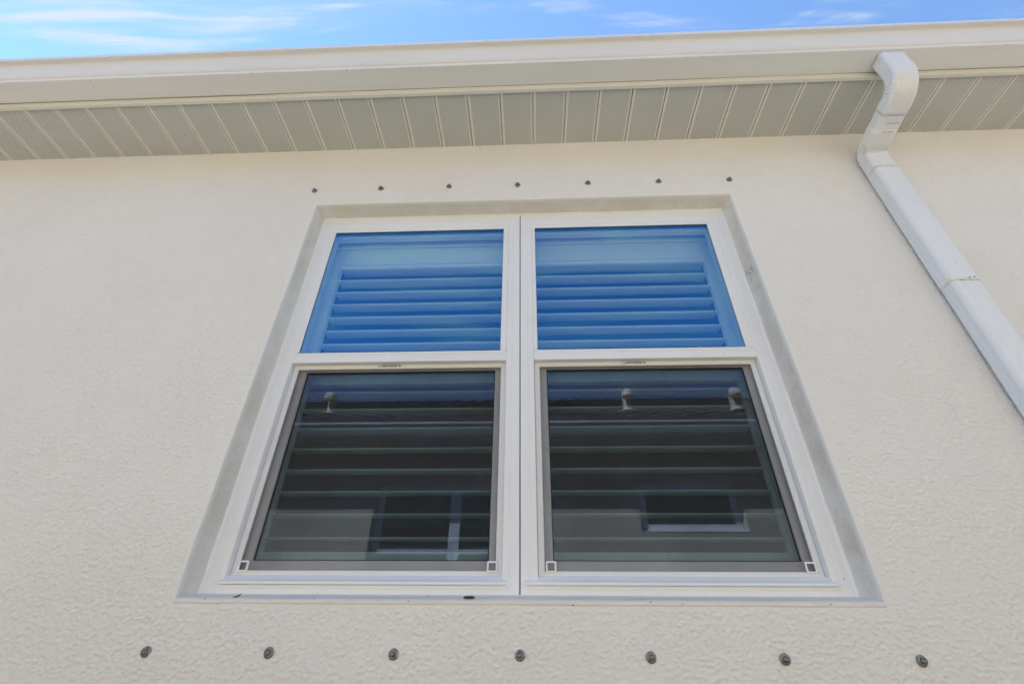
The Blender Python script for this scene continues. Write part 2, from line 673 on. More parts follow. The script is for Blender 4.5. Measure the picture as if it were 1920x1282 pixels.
def relief_height(X, Z):
    """hand-trowelled dash coat: torn flakes a couple of millimetres high over a grainy base"""
    wx = X + 0.005 * perlin2(X / 0.03, Z / 0.03, 1); wz = Z + 0.005 * perlin2(X / 0.03, Z / 0.03, 2)
    f = perlin2(wx / 0.0122 + 0.2 * wz / 0.02, wz / 0.0084, 3) + 0.8 * perlin2(wx / 0.0076, wz / 0.0064, 4) + 0.45 * perlin2(wx / 0.034, wz / 0.022, 5)
    patch = perlin2(X / 0.35, Z / 0.28, 6) + 0.5 * perlin2(X / 0.12, Z / 0.10, 7)
    t = np.clip((f - 0.02 + 0.16 * patch) / 0.26, 0, 1)
    flake = t * t * (3 - 2 * t)
    grain = perlin2(X / 0.0068, Z / 0.0066, 8)
    low = np.clip((1.5 - Z) / 1.5, 0, 1)
    return flake * (0.0020 + 0.0003 * low + 0.0006 * patch) + 0.0009 * grain + 0.0012 * perlin2(X / 0.16, Z / 0.13, 9)


def relief_wall(mb_name, root, x0, x1, z0, z1, hole, mat):
    step = 0.0031

    def axis(a, b, h0, h1):
        parts = [np.linspace(a, h0, int((h0 - a) / step) + 1)[:-1], np.linspace(h0, h1, int((h1 - h0) / step) + 1)[:-1], np.linspace(h1, b, int((b - h1) / step) + 1)]
        return np.concatenate(parts), len(parts[0]), len(parts[0]) + len(parts[1])
    xs, i0, i1 = axis(x0, x1, hole[0], hole[1])
    zs, j0, j1 = axis(z0, z1, hole[2], hole[3])
    X, Z = np.meshgrid(xs, zs, indexing='ij')
    H = relief_height(X, Z)
    dxh = np.maximum(np.maximum(hole[0] - X, X - hole[1]), 0); dzh = np.maximum(np.maximum(hole[2] - Z, Z - hole[3]), 0)
    fade = np.clip(np.hypot(dxh, dzh) / 0.016, 0, 1)
    edge = np.clip(np.minimum(np.minimum(X - x0, x1 - X), np.minimum(Z - z0, z1 - Z)) / 0.01, 0, 1)
    Y = -H * fade * edge
    return xs, zs, (i0, i1, j0, j1), Y


def wall_return(mb, op, inn, seed):
    """rounded stucco edge, splayed return, then the plain wall thickness; op/inn = (l,r,b,t)"""
    def jit(k, p):
        if k < 1 or k > 9:
            return p
        w = mnoise.noise(Vector((p[0] * 7 + seed, p[1] * 20, p[2] * 7)))
        w2 = mnoise.noise(Vector((p[0] * 40 + seed, p[1] * 40, p[2] * 40)))
        d = 0.0016 * w + 0.0007 * w2
        return (p[0] + d, p[1] + d * 0.5, p[2] + d)
    out = inset(op, -0.005)
    prof = [(out, 0.0)]
    for k in range(1, 6):
        a = PI / 2 * k / 5
        off = -0.005 + 0.005 * math.sin(a)
        prof.append((inset(op, off), 0.0045 * (1 - math.cos(a))))
    near = tuple(op[i] + (inn[i] - op[i]) * 0.03 for i in range(4))
    prof.append((near, 0.0068))
    mid = tuple(op[i] + (inn[i] - op[i]) * 0.5 for i in range(4))
    prof += [(mid, 0.042), (tuple(op[i] + (inn[i] - op[i]) * 0.93 for i in range(4)), 0.070), (inn, 0.0745), (inn, WALLT)]
    mb.ring(prof, 36, jit, sm=True)
    return out


def house_shell(root, holes, x0, x1, depth, paint='stucco', relief=None):
    """wall, roof, soffit, fascia and gutter. holes: list of (opening, inner)"""
    mb = MB()
    outs = [wall_return(mb, op, inn, 3.3 * i) for i, (op, inn) in enumerate(holes)]
    top = SOF + 0.12
    if relief:
        rx0, rx1, rz0, rz1 = relief
        grid_wall(mb, x0, x1, -ZO, top, 0.0, [relief])
        xs, zs, (i0, i1, j0, j1), Y = relief_wall('wall', root, rx0, rx1, rz0, rz1, outs[0], None)
        nz = len(zs); o = len(mb.v)
        XX = np.repeat(xs, nz); ZZ = np.tile(zs, len(xs))
        mb.v += list(zip(XX.tolist(), Y.ravel().tolist(), ZZ.tolist()))
        I, J = np.meshgrid(np.arange(len(xs) - 1), np.arange(nz - 1), indexing='ij')
        keep = ~((I >= i0) & (I < i1) & (J >= j0) & (J < j1))
        A = (I * nz + J)[keep] + o
        mb.f += list(zip(A.tolist(), (A + nz).tolist(), (A + nz + 1).tolist(), (A + 1).tolist()))
        mb.mi += [0] * len(A); mb.smooth += [True] * len(A)
    else:
        grid_wall(mb, x0, x1, -ZO, top, 0.0, outs)
    n0 = len(mb.f)
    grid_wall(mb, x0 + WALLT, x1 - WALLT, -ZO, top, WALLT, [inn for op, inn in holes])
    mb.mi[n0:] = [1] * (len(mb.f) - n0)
    mb.box(x0, x0 + WALLT, 0.001, depth, -ZO, top)
    mb.box(x1 - WALLT, x1, 0.001, depth, -ZO, top)
    mb.box(x0 + WALLT, x1 - WALLT, depth - WALLT, depth, -ZO, top)
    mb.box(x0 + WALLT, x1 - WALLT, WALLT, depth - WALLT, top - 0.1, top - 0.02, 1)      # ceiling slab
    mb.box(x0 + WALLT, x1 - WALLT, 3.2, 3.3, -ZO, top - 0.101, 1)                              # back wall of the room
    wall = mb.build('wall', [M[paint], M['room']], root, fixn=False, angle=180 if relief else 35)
    # soffit: interlocking vented boards with raised ribs
    P, X0 = 0.1501, -0.6915
    sm_ = MB()
    k0 = math.ceil((x0 - 0.3 - X0) / P); k1 = math.floor((x1 + 0.3 - X0) / P)
    prof = []
    for k in range(k0, k1):
        b = X0 + k * P
        prof += [(b, 0.014), (b + 0.0042, 0.014), (b + 0.0043, 0), (b + 0.0128, 0), (b + 0.0142, 0.0022),
                 (b + P - 0.0066, 0.0022), (b + P - 0.0052, 0), (b + P - 0.0002, 0)]
    vs = []; fs = []
    for y in (YF + 0.004, 0.012):
        for (x, dz) in prof:
            vs.append((x, y, SOF + dz))
    n = len(prof)
    for i in range(n - 1):
        fs.append((i, i + n, i + 1 + n, i + 1))
    sm_.add(vs, fs)
    sm_.box(prof[0][0], prof[-1][0], YF + 0.004, 0.012, SOF + 0.0155, SOF + 0.03)
    sm_.build('soffit', M['soffit'], root, fixn=False)
    # fascia with a bottom lip, in two lengths that lap
    fp = [(-0.2634, SOF - 0.0005), (-0.2634, SOF - 0.0065), (-0.2640, SOF - 0.0072), (YF + 0.0012, SOF - 0.0072), (YF, SOF - 0.006), (YF, SOF + 0.17), (-0.2634, SOF + 0.17)]
    fa = MB().extrude_x(fp, x0 - 0.3, -1.0986, nx=40, fn=lambda x, y, z: (x, y - (0.002 if z < SOF + 0.1 else 0) * mnoise.noise(Vector((x * 1.3, 0, 4))), z))
    fa.build('fascia', M['trim'], root)
    fb = MB().extrude_x([(y - 0.0018, z - 0.0016) for y, z in fp], -1.112, x1 + 0.3, nx=60, fn=lambda x, y, z: (x, y - (0.002 if z < SOF + 0.1 else 0) * mnoise.noise(Vector((x * 1.3, 0, 4))), z))
    fb.build('fascia', M['trim'], root)
    # K-style gutter
    out = [(-0.2835, 2.285), (-0.2835, 2.1535), (-0.285, 2.152), (-0.3775, 2.1508), (-0.3800, 2.1525), (-0.3806, 2.1672), (-0.3822, 2.1690),
           (-0.3845, 2.1695), (-0.3885, 2.1745), (-0.3925, 2.1825), (-0.3950, 2.1905), (-0.3985, 2.205), (-0.4020, 2.222), (-0.4055, 2.236),
           (-0.4085, 2.2415), (-0.4135, 2.2438), (-0.4200, 2.2432), (-0.4270, 2.2428), (-0.4300, 2.2440), (-0.4308, 2.262), (-0.4296, 2.2645), (-0.4180, 2.2645)]
    inn = [(-0.4180, 2.2632), (-0.4284, 2.2630), (-0.4292, 2.2452), (-0.4085, 2.2456), (-0.4038, 2.236), (-0.3935, 2.1905), (-0.379, 2.169), (-0.379, 2.154), (-0.2848, 2.1552), (-0.2848, 2.285)]
    gt = MB().extrude_x(out + inn, x0 - 0.32, x1 + 0.32, nx=60, sm=True,
                        fn=lambda x, y, z: (x, y - 0.0012 * mnoise.noise(Vector((x * 0.9, 2, 1))) - 0.002 * max(0, mnoise.noise(Vector((x * 0.7, 5, 1)))), z + 0.0015 * mnoise.noise(Vector((x * 0.8, 0, 9)))))
    gutter = gt.build('gutter', M['gutter'], root, angle=28)
    # barrel-tile roof, both slopes
    per, course, slope = 0.30, 0.36, 0.583
    rb = MB()
    ye, ze = -0.345, SOF + 0.172
    ridge_y = depth / 2 + 0.2
    nc = int((ridge_y - ye) / (course * 0.864)) + 1
    nxp = int((x1 - x0 + 0.8) / per * 8)
    for side in (0, 1):
        rows = []
        for r in range(nc):
            for e in (0, 1):
                y = ye + min(ridge_y - ye, (r + e) * course * 0.864 + (0.03 if e else 0))
                base = ze + (y - ye) * slope
                lift = 0.034 if e == 0 else 0.0
                rows.append((y, base + lift))
        vs = []; fs = []
        for (y, zb) in rows:
            for i in range(nxp + 1):
                x = x0 - 0.4 + (x1 - x0 + 0.8) * i / nxp
                ph = (i % 8) / 8
                h = 0.055 * abs(math.sin(PI * ph)) ** 0.8
                yy = y if side == 0 else 2 * ridge_y - y
                vs.append((x, yy, zb + h))
        n = nxp + 1
        for k in range(len(rows) - 1):
            for i in range(nxp):
                a = k * n + i
                fs.append((a, a + 1, a + 1 + n, a + n))
        # closed front edge of the first course
        o = len(vs)
        for i in range(n):
            vs.append((vs[i][0], vs[i][1], ze - 0.03))
        for i in range(nxp):
            fs.append((o + i, o + i + 1, i + 1, i))
        rb.add(vs, fs, 0, True)
    # gable ends and the deck under the tiles
    for x in (x0 + 0.01, x1 - 0.01):
        rb.add([(x, 0.0, SOF + 0.1), (x, 2 * ridge_y, SOF + 0.1), (x, ridge_y, ze + (ridge_y - ye) * slope - 0.04)], [(0, 1, 2)], 1)
    rb.box(x0, x1, YF + 0.03, 2 * ridge_y - YF - 0.03, SOF + 0.13, SOF + 0.15, 1)
    rb.build('roof', [M['tile'], M['stucco']], root, angle=50, fixn=False)
    return wall


OP = (-0.9289, 0.9204, 0.1173, 1.7157)
INN = (-0.9085, 0.8975, 0.1385, 1.6945)
house = empty('house', (0, 0, 0), 'cream stucco house with white gutter, vented soffit and a double window filling the view', 'house')
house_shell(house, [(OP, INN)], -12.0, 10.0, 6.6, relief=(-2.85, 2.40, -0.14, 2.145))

# smooth sloping sill under the window
sb = MB()
sp_ = [(0.0735, 0.1430), (0.062, 0.1405), (0.045, 0.1355), (0.030, 0.1320), (0.016, 0.1283), (0.008, 0.1256), (0.002, 0.1222), (-0.0012, 0.1185), (-0.0022, 0.1145), (-0.0014, 0.1110), (0.0012, 0.1085), (0.0735, 0.108)]
sb.extrude_x(sp_, -0.9285, 0.9205, nx=90, sm=True,
             fn=lambda x, y, z: (x, y + 0.0012 * mnoise.noise(Vector((x * 9, y * 30, 1))), z + 0.001 * mnoise.noise(Vector((x * 14, y * 60, 5)))))
sb.build('window_sill', M['sill'], house, angle=60)

# ------------------------------------------------------------------ windows
WIN = {
    'l': dict(x0=-0.9075, x1=-0.0068, ix0=-0.8535, ix1=-0.0562, px0=-0.8395, px1=-0.0785),
    'r': dict(x0=-0.0036, x1=0.8965, ix0=0.0458, ix1=0.8455, px0=0.0600, px1=0.8165),
}
ZB, ZT = 0.1395, 1.6930


def make_window(w, label):
    x0, x1, ix0, ix1, px0, px1 = (w[k] for k in ('x0', 'x1', 'ix0', 'ix1', 'px0', 'px1'))
    root = empty('window', (0, 0, 0), label, None, None, None, house)
    outer = (x0, x1, ZB, ZT)
    inner = (ix0, ix1, 0.1670, 1.6215)
    s = ix0 - x0
    f = MB()
    mr_ = x1 - ix1
    tt = ZT - inner[3]; bb = inner[2] - ZB

    def fr(t):
        return (x0 + s * t, x1 - mr_ * t, ZB + bb * t, ZT - tt * t)
    f.ring([(outer, 0.135), (outer, 0.0725), (inset(outer, 0.0025), 0.0700), (fr(0.52), 0.0700), (fr(0.55), 0.0712),
            (fr(0.60), 0.0712), (fr(0.63), 0.0698), (fr(0.95), 0.0698), (fr(1.0), 0.0720), (inner, 0.140)])
    f.build('frame', M['vinyl'], root)
    # meeting rail with a hairline bead
    r = MB()
    r.extrude_x([(0.140, 0.9092), (0.0735, 0.9092), (0.0706, 0.9112), (0.0700, 0.9395), (0.0722, 0.9405), (0.0722, 0.9415), (0.0702, 0.9425), (0.0702, 0.9525), (0.0722, 0.9545), (0.140, 0.9545)], ix0 + 0.0004, ix1 - 0.0004)
    r.build('meeting_rail', M['vinyl'], root)
    # upper glazing bead, spacer, pane
    pane = (px0, px1, 0.9548, 1.6080)
    ub = MB()
    oo = (ix0 + 0.0003, ix1 - 0.0003, 0.9548, 1.6212)
    ub.ring([(oo, 0.0748), (oo, 0.0708), ((oo[0] + 0.0015, oo[1] - 0.0015, oo[2], oo[3] - 0.0015), 0.0703), ((px0 - 0.004, px1 + 0.004, 0.9548, 1.6115), 0.0703), ((px0 - 0.001, px1 + 0.001, 0.9548, 1.6085), 0.0709), (pane, 0.0722), (pane, 0.0746)])
    ub.build('glazing_bead', M['vinyl'], root)
    big = (px0 - 0.012, px1 + 0.012, 0.945, 1.6215)
    g = MB().box(big[0], big[1], 0.0756, 0.0790, big[2], big[3])
    g.build('upper_pane', M['glass'], root)
    k = MB()
    ki = (px0 - 0.0105, px1 + 0.0105, 0.9555, 1.6208)
    ki = inset(ki, 0, 0, 0, 0.0095)
    k.ring([(inset(ki, -0.012), 0.0794), (ki, 0.0794), (ki, 0.0970), (inset(ki, -0.012), 0.0970)])
    k.ring([(inset(pane, -0.003), 0.0748), (inset(pane, 0.0008), 0.0748), (inset(pane, 0.0008), 0.0754), (inset(pane, -0.003), 0.0754)])
    k.build('spacer', M['black'], root)
    il = MB()
    ii = (px0 - 0.011, px1 + 0.011, 0.9552, 1.6095)
    il.ring([(inset(ii, -0.03), 0.1015), (inset(ii, -0.011, -0.006, 0, -0.012), 0.1015), (ii, 0.1120), (ii, 0.1390), (inset(ii, -0.03), 0.1390)])
    il.build('inner_lip', M['vinyl'], root)
    # lower sash behind the screen
    so = (ix0 + 0.0006, ix1 - 0.0006, 0.1760, 0.9085)
    si = (ix0 + 0.0455, ix1 - 0.0418, 0.2376, 0.8940)
    sa = MB()
    sa.ring([(so, 0.138), (so, 0.1125), (inset(so, 0.002), 0.1110), (inset(si, -0.006), 0.1110), (inset(si, -0.002), 0.1125), (si, 0.1145), (si, 0.1178)])
    sa.build('sash', M['vinyl'], root)
    MB().box(si[0] - 0.01, si[1] + 0.01, 0.1190, 0.1230, si[2] - 0.01, si[3] + 0.012).build('lower_pane', M['glass_low'], root)
    k = MB()
    ki = (si[0] - 0.001, si[1] + 0.001, si[2] + 0.001, si[3] - 0.0012)
    k.ring([(inset(ki, -0.014), 0.1234), (inset(ki, -0.002), 0.1234), (inset(ki, -0.002), 0.1350), (inset(ki, -0.014), 0.1350)])
    k.ring([(inset(si, -0.004), 0.1174), (inset(si, 0.003), 0.1174), (inset(si, 0.003), 0.1188), (inset(si, -0.004), 0.1188)])
    k.build('spacer', M['black'], root)
    # projecting sill nose
    nx0 = ix0 - 0.010 if x0 < -0.5 else ix0 - 0.038
    nx1 = ix1 + 0.011
    if x0 < -0.5:
        nx0, nx1 = -0.8640, -0.0440
    else:
        nx0, nx1 = 0.0085, 0.8590
    no = MB()
    no.extrude_x([(0.0700, 0.1668), (0.0605, 0.1662), (0.0590, 0.1675), (0.0590, 0.1728), (0.0603, 0.1742), (0.0690, 0.1795), (0.0760, 0.1855), (0.0820, 0.1915), (0.0850, 0.1930), (0.1080, 0.1935), (0.1080, 0.1668)], nx0, nx1)
    no.build('sill_nose', M['vinyl'], root, bevel=0.0008, seg=1)
    # weep slots under the nose
    for wx in (nx0 + 0.09, nx1 - 0.10):
        wp = MB()
        wp.ring([((wx, wx + 0.030, 0.1595, 0.1668), 0.0692), ((wx + 0.002, wx + 0.028, 0.1612, 0.1655), 0.0690), ((wx + 0.003, wx + 0.027, 0.1620, 0.1648), 0.0710)])
        wp.build('weep_cover', M['vinyl'], root)
    return root


win_l = make_window(WIN['l'], 'left single-hung unit of the double window')
win_r = make_window(WIN['r'], 'right single-hung unit of the double window')
cr = (WIN['l']['x0'], WIN['r']['x1'], ZB, ZT)
ck = MB()
ck.ring([(inset(cr, -0.0050), 0.0640), (inset(cr, -0.0025), 0.0668), (inset(cr, 0.0005), 0.0686), (inset(cr, 0.0035), 0.0694), (inset(cr, 0.0042), 0.0706)], 24, lambda k, p: (p[0], p[1] + 0.0006 * mnoise.noise(Vector((p[0] * 30, 3, p[2] * 30))), p[2]), sm=True)
ck.build('caulk_joint', M['blob'], house, angle=60)
# dark joint strip behind the gap between the two units
MB().box(-0.0068, -0.0036, 0.082, 0.13, ZB, ZT).build('mullion_joint', M['gap'], house)
bl = MB()
bl.add([(0.6500, 0.0722, 0.9546), (0.6625, 0.0722, 0.9546), (0.6640, 0.0842, 0.9552), (0.6490, 0.0842, 0.9552), (0.6555, 0.0800, 0.9655), (0.6580, 0.0835, 0.9675)],
       [(0, 1, 2, 3), (0, 4, 1), (1, 4, 5, 2), (2, 5, 3), (3, 5, 4, 0)])
bl.build('caulk_blob', M['blob'], win_r)


# ------------------------------------------------------------------ insect screens
def make_screen(w, label, stick, kids):
    x0, x1 = w['ix0'] + 0.0012, w['ix1'] - 0.0012
    root = empty('insect_screen', (0, 0, 0), label, 'insect screen', 'insect screens over the lower panes')
    o = (x0, x1, 0.1890, 0.9132)
    wdt = 0.0185
    i = inset(o, wdt)
    f = MB()
    f.ring([(o, 0.104), (o, 0.0950), (inset(o, 0.0012), 0.0938), (inset(o, 0.0125), 0.0938), (inset(o, 0.0132), 0.0946), (inset(o, 0.0142), 0.0946), (inset(o, 0.0148), 0.0938), (inset(i, -0.001), 0.0942), (i, 0.0955), (i, 0.104)])
    f.build('screen_frame', M['screenframe'], root)
    # thin joints where the corner keys meet the rails
    mm = MB()
    nx, nz = 60, 50
    ph = random.random() * 9
    vs = []; fs = []
    for a in range(nx + 1):
        for b in range(nz + 1):
            u, v = a / nx, b / nz
            x = i[0] - 0.002 + (i[1] - i[0] + 0.004) * u
            z = i[2] - 0.002 + (i[3] - i[2] + 0.004) * v
            e = min(u, 1 - u, v, 1 - v)
            amp = 0.0022 * min(1, e * 12)
            y = 0.1000 + amp * mnoise.noise(Vector((x * 5 + ph, 1, z * 4))) + 0.0009 * min(1, e * 14) * math.sin(x * 38 + ph + 3 * z)
            vs.append((x, y, z))
    for a in range(nx):
        for b in range(nz):
            k = a * (nz + 1) + b
            fs.append((k, k + nz + 1, k + nz + 2, k + 1))
    mm.add(vs, fs, 0, True)
    mm.build('mesh', M['mesh'], root, angle=80, fixn=False)
    # pull tabs at the lower corners: rounded white rings
    for cx in kids:
        t = MB()
        a, b = 0.0150, 0.0150
        def rr(hw, hh, rad, y, n=5):
            pts = []
            for q, (sx, sz) in enumerate(((1, 1), (-1, 1), (-1, -1), (1, -1))):
                for k in range(n + 1):
                    an = PI / 2 * (q + k / n)
                    pts.append((cx + sx * (hw - rad) + rad * math.cos(an), y, 0.2185 + sz * (hh - rad) + rad * math.sin(an)))
            return pts
        secs = [rr(a, b, 0.004, 0.0936), rr(a, b, 0.004, 0.0908), rr(a - 0.001, b - 0.001, 0.0035, 0.0900), rr(a - 0.0042, b - 0.0042, 0.003, 0.0900), rr(a - 0.0048, b - 0.0048, 0.0025, 0.0908), rr(a - 0.0048, b - 0.0048, 0.0025, 0.0936)]
        t.sweep(secs, caps=False, sm=True)
        t.build('pull_tab', M['vinyl'], root)
    # printed warning strip: pictograms, a bar and lines of very small print
    st = MB()
    sx0, sx1 = stick
    L = sx1 - sx0
    y = 0.09365
    zc_ = 0.9055 - 0.0005

    def rect(u0, u1, v0, v1):
        st.add([(sx0 + L * u0, y, zc_ + v0), (sx0 + L * u1, y, zc_ + v0), (sx0 + L * u1, y, zc_ + v1), (sx0 + L * u0, y, zc_ + v1)], [(0, 1, 2, 3)])
    for u in (0.0, 0.085):
        st.add([(sx0 + L * u, y, zc_ - 0.0035), (sx0 + L * (u + 0.07), y, zc_ - 0.0035), (sx0 + L * (u + 0.035), y, zc_ + 0.003)], [(0, 1, 2)])
    rnd = random.Random(4)
    for (u0, u1, v0, v1) in ((0.19, 0.35, 0.0008, 0.003), (0.16, 0.36, -0.0032, -0.0012)):
        u = u0
        while u < u1:
            d = rnd.uniform(0.012, 0.03)
            rect(u, u + d, v0 - 0.0006, v1 + 0.0006); u += d + 0.004
    rect(0.40, 0.425, -0.004, 0.0042)
    for v in (-0.0028, -0.0008, 0.0012, 0.003):
        u = 0.45
        while u < 0.75:
            d = rnd.uniform(0.01, 0.04)
            rect(u, u + d, v - 0.0009, v + 0.0009); u += d + 0.012
    for v in (-0.002, 0.0, 0.002):
        rect(0.82, 0.90, v - 0.0009, v + 0.0009)
    so_ = st.build('warning_print', M['ink'], root, fixn=False)
    return root


make_screen(WIN['l'], 'grey insect screen over the lower left pane, reflecting the neighbouring double window', (-0.5364, -0.4400), (-0.8195, -0.0858))
make_screen(WIN['r'], 'grey insect screen over the lower right pane, reflecting a small wide window', (0.3646, 0.4610), (0.0835, 0.8120))

# ------------------------------------------------------------------ plantation shutters behind the glass
LOUV = [1.4865, 1.4170, 1.3466, 1.2771, 1.2070, 1.1364, 1.0686, 1.0000, 0.8441, 0.7723, 0.6954, 0.6176, 0.5408, 0.4650, 0.3905, 0.3166]


def make_shutter(xa, xb, la, lb, label):
    """xa..xb frame, la..lb louver span"""
    root = empty('plantation_shutter', (0, 0, 0), label, 'shutter', 'white shutters inside the window')
    fo = (xa, xb, 0.150, 1.690)
    fi = (xa + 0.026, xb - 0.026, 0.168, 1.6080)
    f = MB()
    f.ring([(fo, 0.215), (fo, 0.1720), (inset(fo, 0, 0, 0, 0.034), 0.1720), ((fi[0] - 0.002, fi[1] + 0.002, fi[2] - 0.002, fi[3] + 0.002), 0.1700), (fi, 0.1720), (fi, 0.215)])
    f.ring([(inset(fo, 0.0, 0, 0, 0.030), 0.1720), (inset(fo, 0.0, 0, 0, 0.030), 0.1690), (inset(fo, 0.004, 0.004, 0.004, 0.036), 0.1680), (inset(fi, -0.003), 0.1700)])
    f.build('shutter_frame', M['shutter'], root)
    p = inset(fi, 0.003)
    for (a, b, s) in ((p[0], la - 0.0015, 1), (lb + 0.0015, p[1], -1)):
        st = MB().box(a, b, 0.1760, 0.2060, p[2], p[3])
        e = b if s > 0 else a
        st.box(min(e, e - s * 0.0055), max(e, e - s * 0.0055), 0.1725, 0.1760 - 0.0002, p[2], 1.507)
        st.build('stile', M['shutter'], root, bevel=0.0015)
    t = MB().box(la - 0.001, lb + 0.001, 0.1775, 0.2050, 1.5070, p[3])
    t.box(la - 0.001, lb + 0.001, 0.1835, 0.2000, 1.4935, 1.5068)
    t.build('top_rail', M['shutter'], root, bevel=0.0015)
    d = MB().box(la - 0.001, lb + 0.001, 0.1775, 0.2050, 0.8767, 0.9620)
    d.build('divider_rail', M['shutter'], root, bevel=0.0015)
    b_ = MB().box(la - 0.001, lb + 0.001, 0.1775, 0.2050, p[2], 0.2754)
    b_.build('bottom_rail', M['shutter'], root, bevel=0.0015)
    n = 14
    depth, th, tilt = 0.064, 0.0095, math.radians(5.5)
    sec = []
    for k in range(n):
        a = 2 * PI * k / n
        c = math.cos(a); s = math.sin(a)
        yy = depth / 2 * math.copysign(abs(c) ** 0.5, c)
        zz = th / 2 * math.copysign(abs(s) ** 0.6, s) * (0.82 + 0.18 * (1 - abs(yy) / (depth / 2)))
        sec.append((yy, zz))
    me = None
    for i, z in enumerate(LOUV):
        tl = tilt + math.radians(random.uniform(-0.8, 0.8))
        pr = [(0.180 + depth / 2 + yy * math.cos(tl) - zz * math.sin(tl), (yy + depth / 2) * math.sin(tl) + zz * math.cos(tl)) for yy, zz in sec]
        lv = MB().extrude_x([(y, zz + z) for y, zz in pr], la, lb, sm=True)
        lv.build('louver', M['shutter'], root, angle=60)
    return root


make_shutter(-0.906, -0.0055, -0.8275, -0.0720, 'white louvered shutter behind the left window unit, slats open')
make_shutter(-0.0045, 0.8960, 0.0640, 0.8080, 'white louvered shutter behind the right window unit, slats open')

# ------------------------------------------------------------------ downspout
ds = empty('downspout', (0, 0, 0), 'white corrugated metal downspout bending in under the eave', None, None, None, house)
DX0, DX1 = 1.5285, 1.6330
DW, DT = DX1 - DX0, 0.0680


def ds_section(grow=0.0):
    """(a along x, b outward normal) outline of a fluted rectangular pipe, b>0 = front"""
    pts = []
    hw, ht, r = DW / 2 + grow, DT / 2 + grow, 0.017

    def flute(t, n, amp):
        return amp * (0.5 - 0.5 * math.cos(2 * PI * n * t)) if 0 < t < 1 else 0
    # front, left, back, right with rounded corners, walking counter-clockwise
    def side(p0, p1, nrm, n, amp, k):
        for i in range(k + 1):
            t = i / k
            w = min(1, min(t, 1 - t) * 9)
            f = -flute(t, n, amp) * w
            pts.append((p0[0] + (p1[0] - p0[0]) * t + nrm[0] * f, p0[1] + (p1[1] - p0[1]) * t + nrm[1] * f))

    def corner(cx, cy, a0):
        for i in range(1, 5):
            a = a0 + PI / 2 * i / 5
            pts.append((cx + r * math.cos(a), cy + r * math.sin(a)))
    side((hw - r, ht), (-hw + r, ht), (0, 1), 7, 0.0013, 42)
    corner(-hw + r, ht - r, PI / 2)
    side((-hw, ht - r), (-hw, -ht + r), (-1, 0), 4, 0.0034, 28)
    corner(-hw + r, -ht + r, PI)
    side((-hw + r, -ht), (hw - r, -ht), (0, -1), 6, 0.0012, 24)
    corner(hw - r, -ht + r, 1.5 * PI)
    side((hw, -ht + r), (hw, ht - r), (1, 0), 4, 0.0034, 28)
    corner(hw - r, ht - r, 0)
    return pts


def arc_path(pts, r, step=0.004):
    """polyline in (y,z) with rounded corners -> list of (y,z,ty,tz,bend)"""
    out = []
    P = [Vector((p[0], p[1], 0)) for p in pts]
    segs = []
    cur = P[0]
    for i in range(1, len(P) - 1):
        a = (P[i] - P[i - 1]).normalized(); b = (P[i + 1] - P[i]).normalized()
        ang = a.angle(b)
        d = r[i - 1] * math.tan(ang / 2)
        s = P[i] - a * d
        n = max(1, int((s - cur).length / 0.02))
        for k in range(n):
            q = cur.lerp(s, k / n)
            out.append((q.x, q.y, a.x, a.y, 0, 0.0))
        sign = 1 if a.cross(b).z > 0 else -1
        nrm = Vector((-a.y, a.x, 0)) * sign
        c = s + nrm * r[i - 1]
        n = max(2, int(r[i - 1] * ang / step))
        for k in range(n):
            th = ang * k / n * sign
            v = s - c
            v2 = Vector((v.x * math.cos(th) - v.y * math.sin(th), v.x * math.sin(th) + v.y * math.cos(th), 0))
            t2 = Vector((a.x * math.cos(th) - a.y * math.sin(th), a.x * math.sin(th) + a.y * math.cos(th), 0))
            q = c + v2
            out.append((q.x, q.y, t2.x, t2.y, sign, k / n))
        e = P[i] + b * d
        cur = e
    n = max(1, int((P[-1] - cur).length / 0.02))
    a = (P[-1] - cur).normalized()
    for k in range(n + 1):
        q = cur.lerp(P[-1], k / n)
        out.append((q.x, q.y, a.x, a.y, 0, 0.0))
    return out


def ds_piece(name, pts, r, grow, pleats, xs=0.0, label=None, step=0.003):
    sec = ds_section(grow)
    path = arc_path(pts, r, step)
    mb = MB()
    secs = []
    for (y, z, ty, tz, bend, bt) in path:
        # outward normal: front of the pipe when it runs straight down is -y
        ny, nz = tz, -ty
        ring_ = []
        for (a, b) in sec:
            bb = b; aa = a
            if bend and pleats:
                w = math.sin(PI * min(1, max(0, bt))) ** 0.4
                inner = (-b if bend > 0 else b)        # side that is folded up
                sidew = max(0, min(1, (inner / (DT / 2)) * 0.5 + 0.62))
                fr_ = (bt * pleats) % 1.0
                saw = (fr_ ** 2.4) * 0.0120 * w * sidew
                if abs(a) > DW / 2 - 0.004 - 0.002:
                    aa = a - math.copysign(saw, a)
                else:
                    bb = b - math.copysign(saw * 0.55, b) * (1 if inner > 0 else 0.25)
            ring_.append(((DX0 + DX1) / 2 + aa + xs, y + ny * bb, z + nz * bb))
        secs.append(ring_)
    mb.sweep(secs, caps=False, sm=True)
    o = mb.build(name, M['pipe'], ds, angle=38)
    so = o.modifiers.new('solid', 'SOLIDIFY'); so.thickness = 0.0008; so.offset = -1
    return o


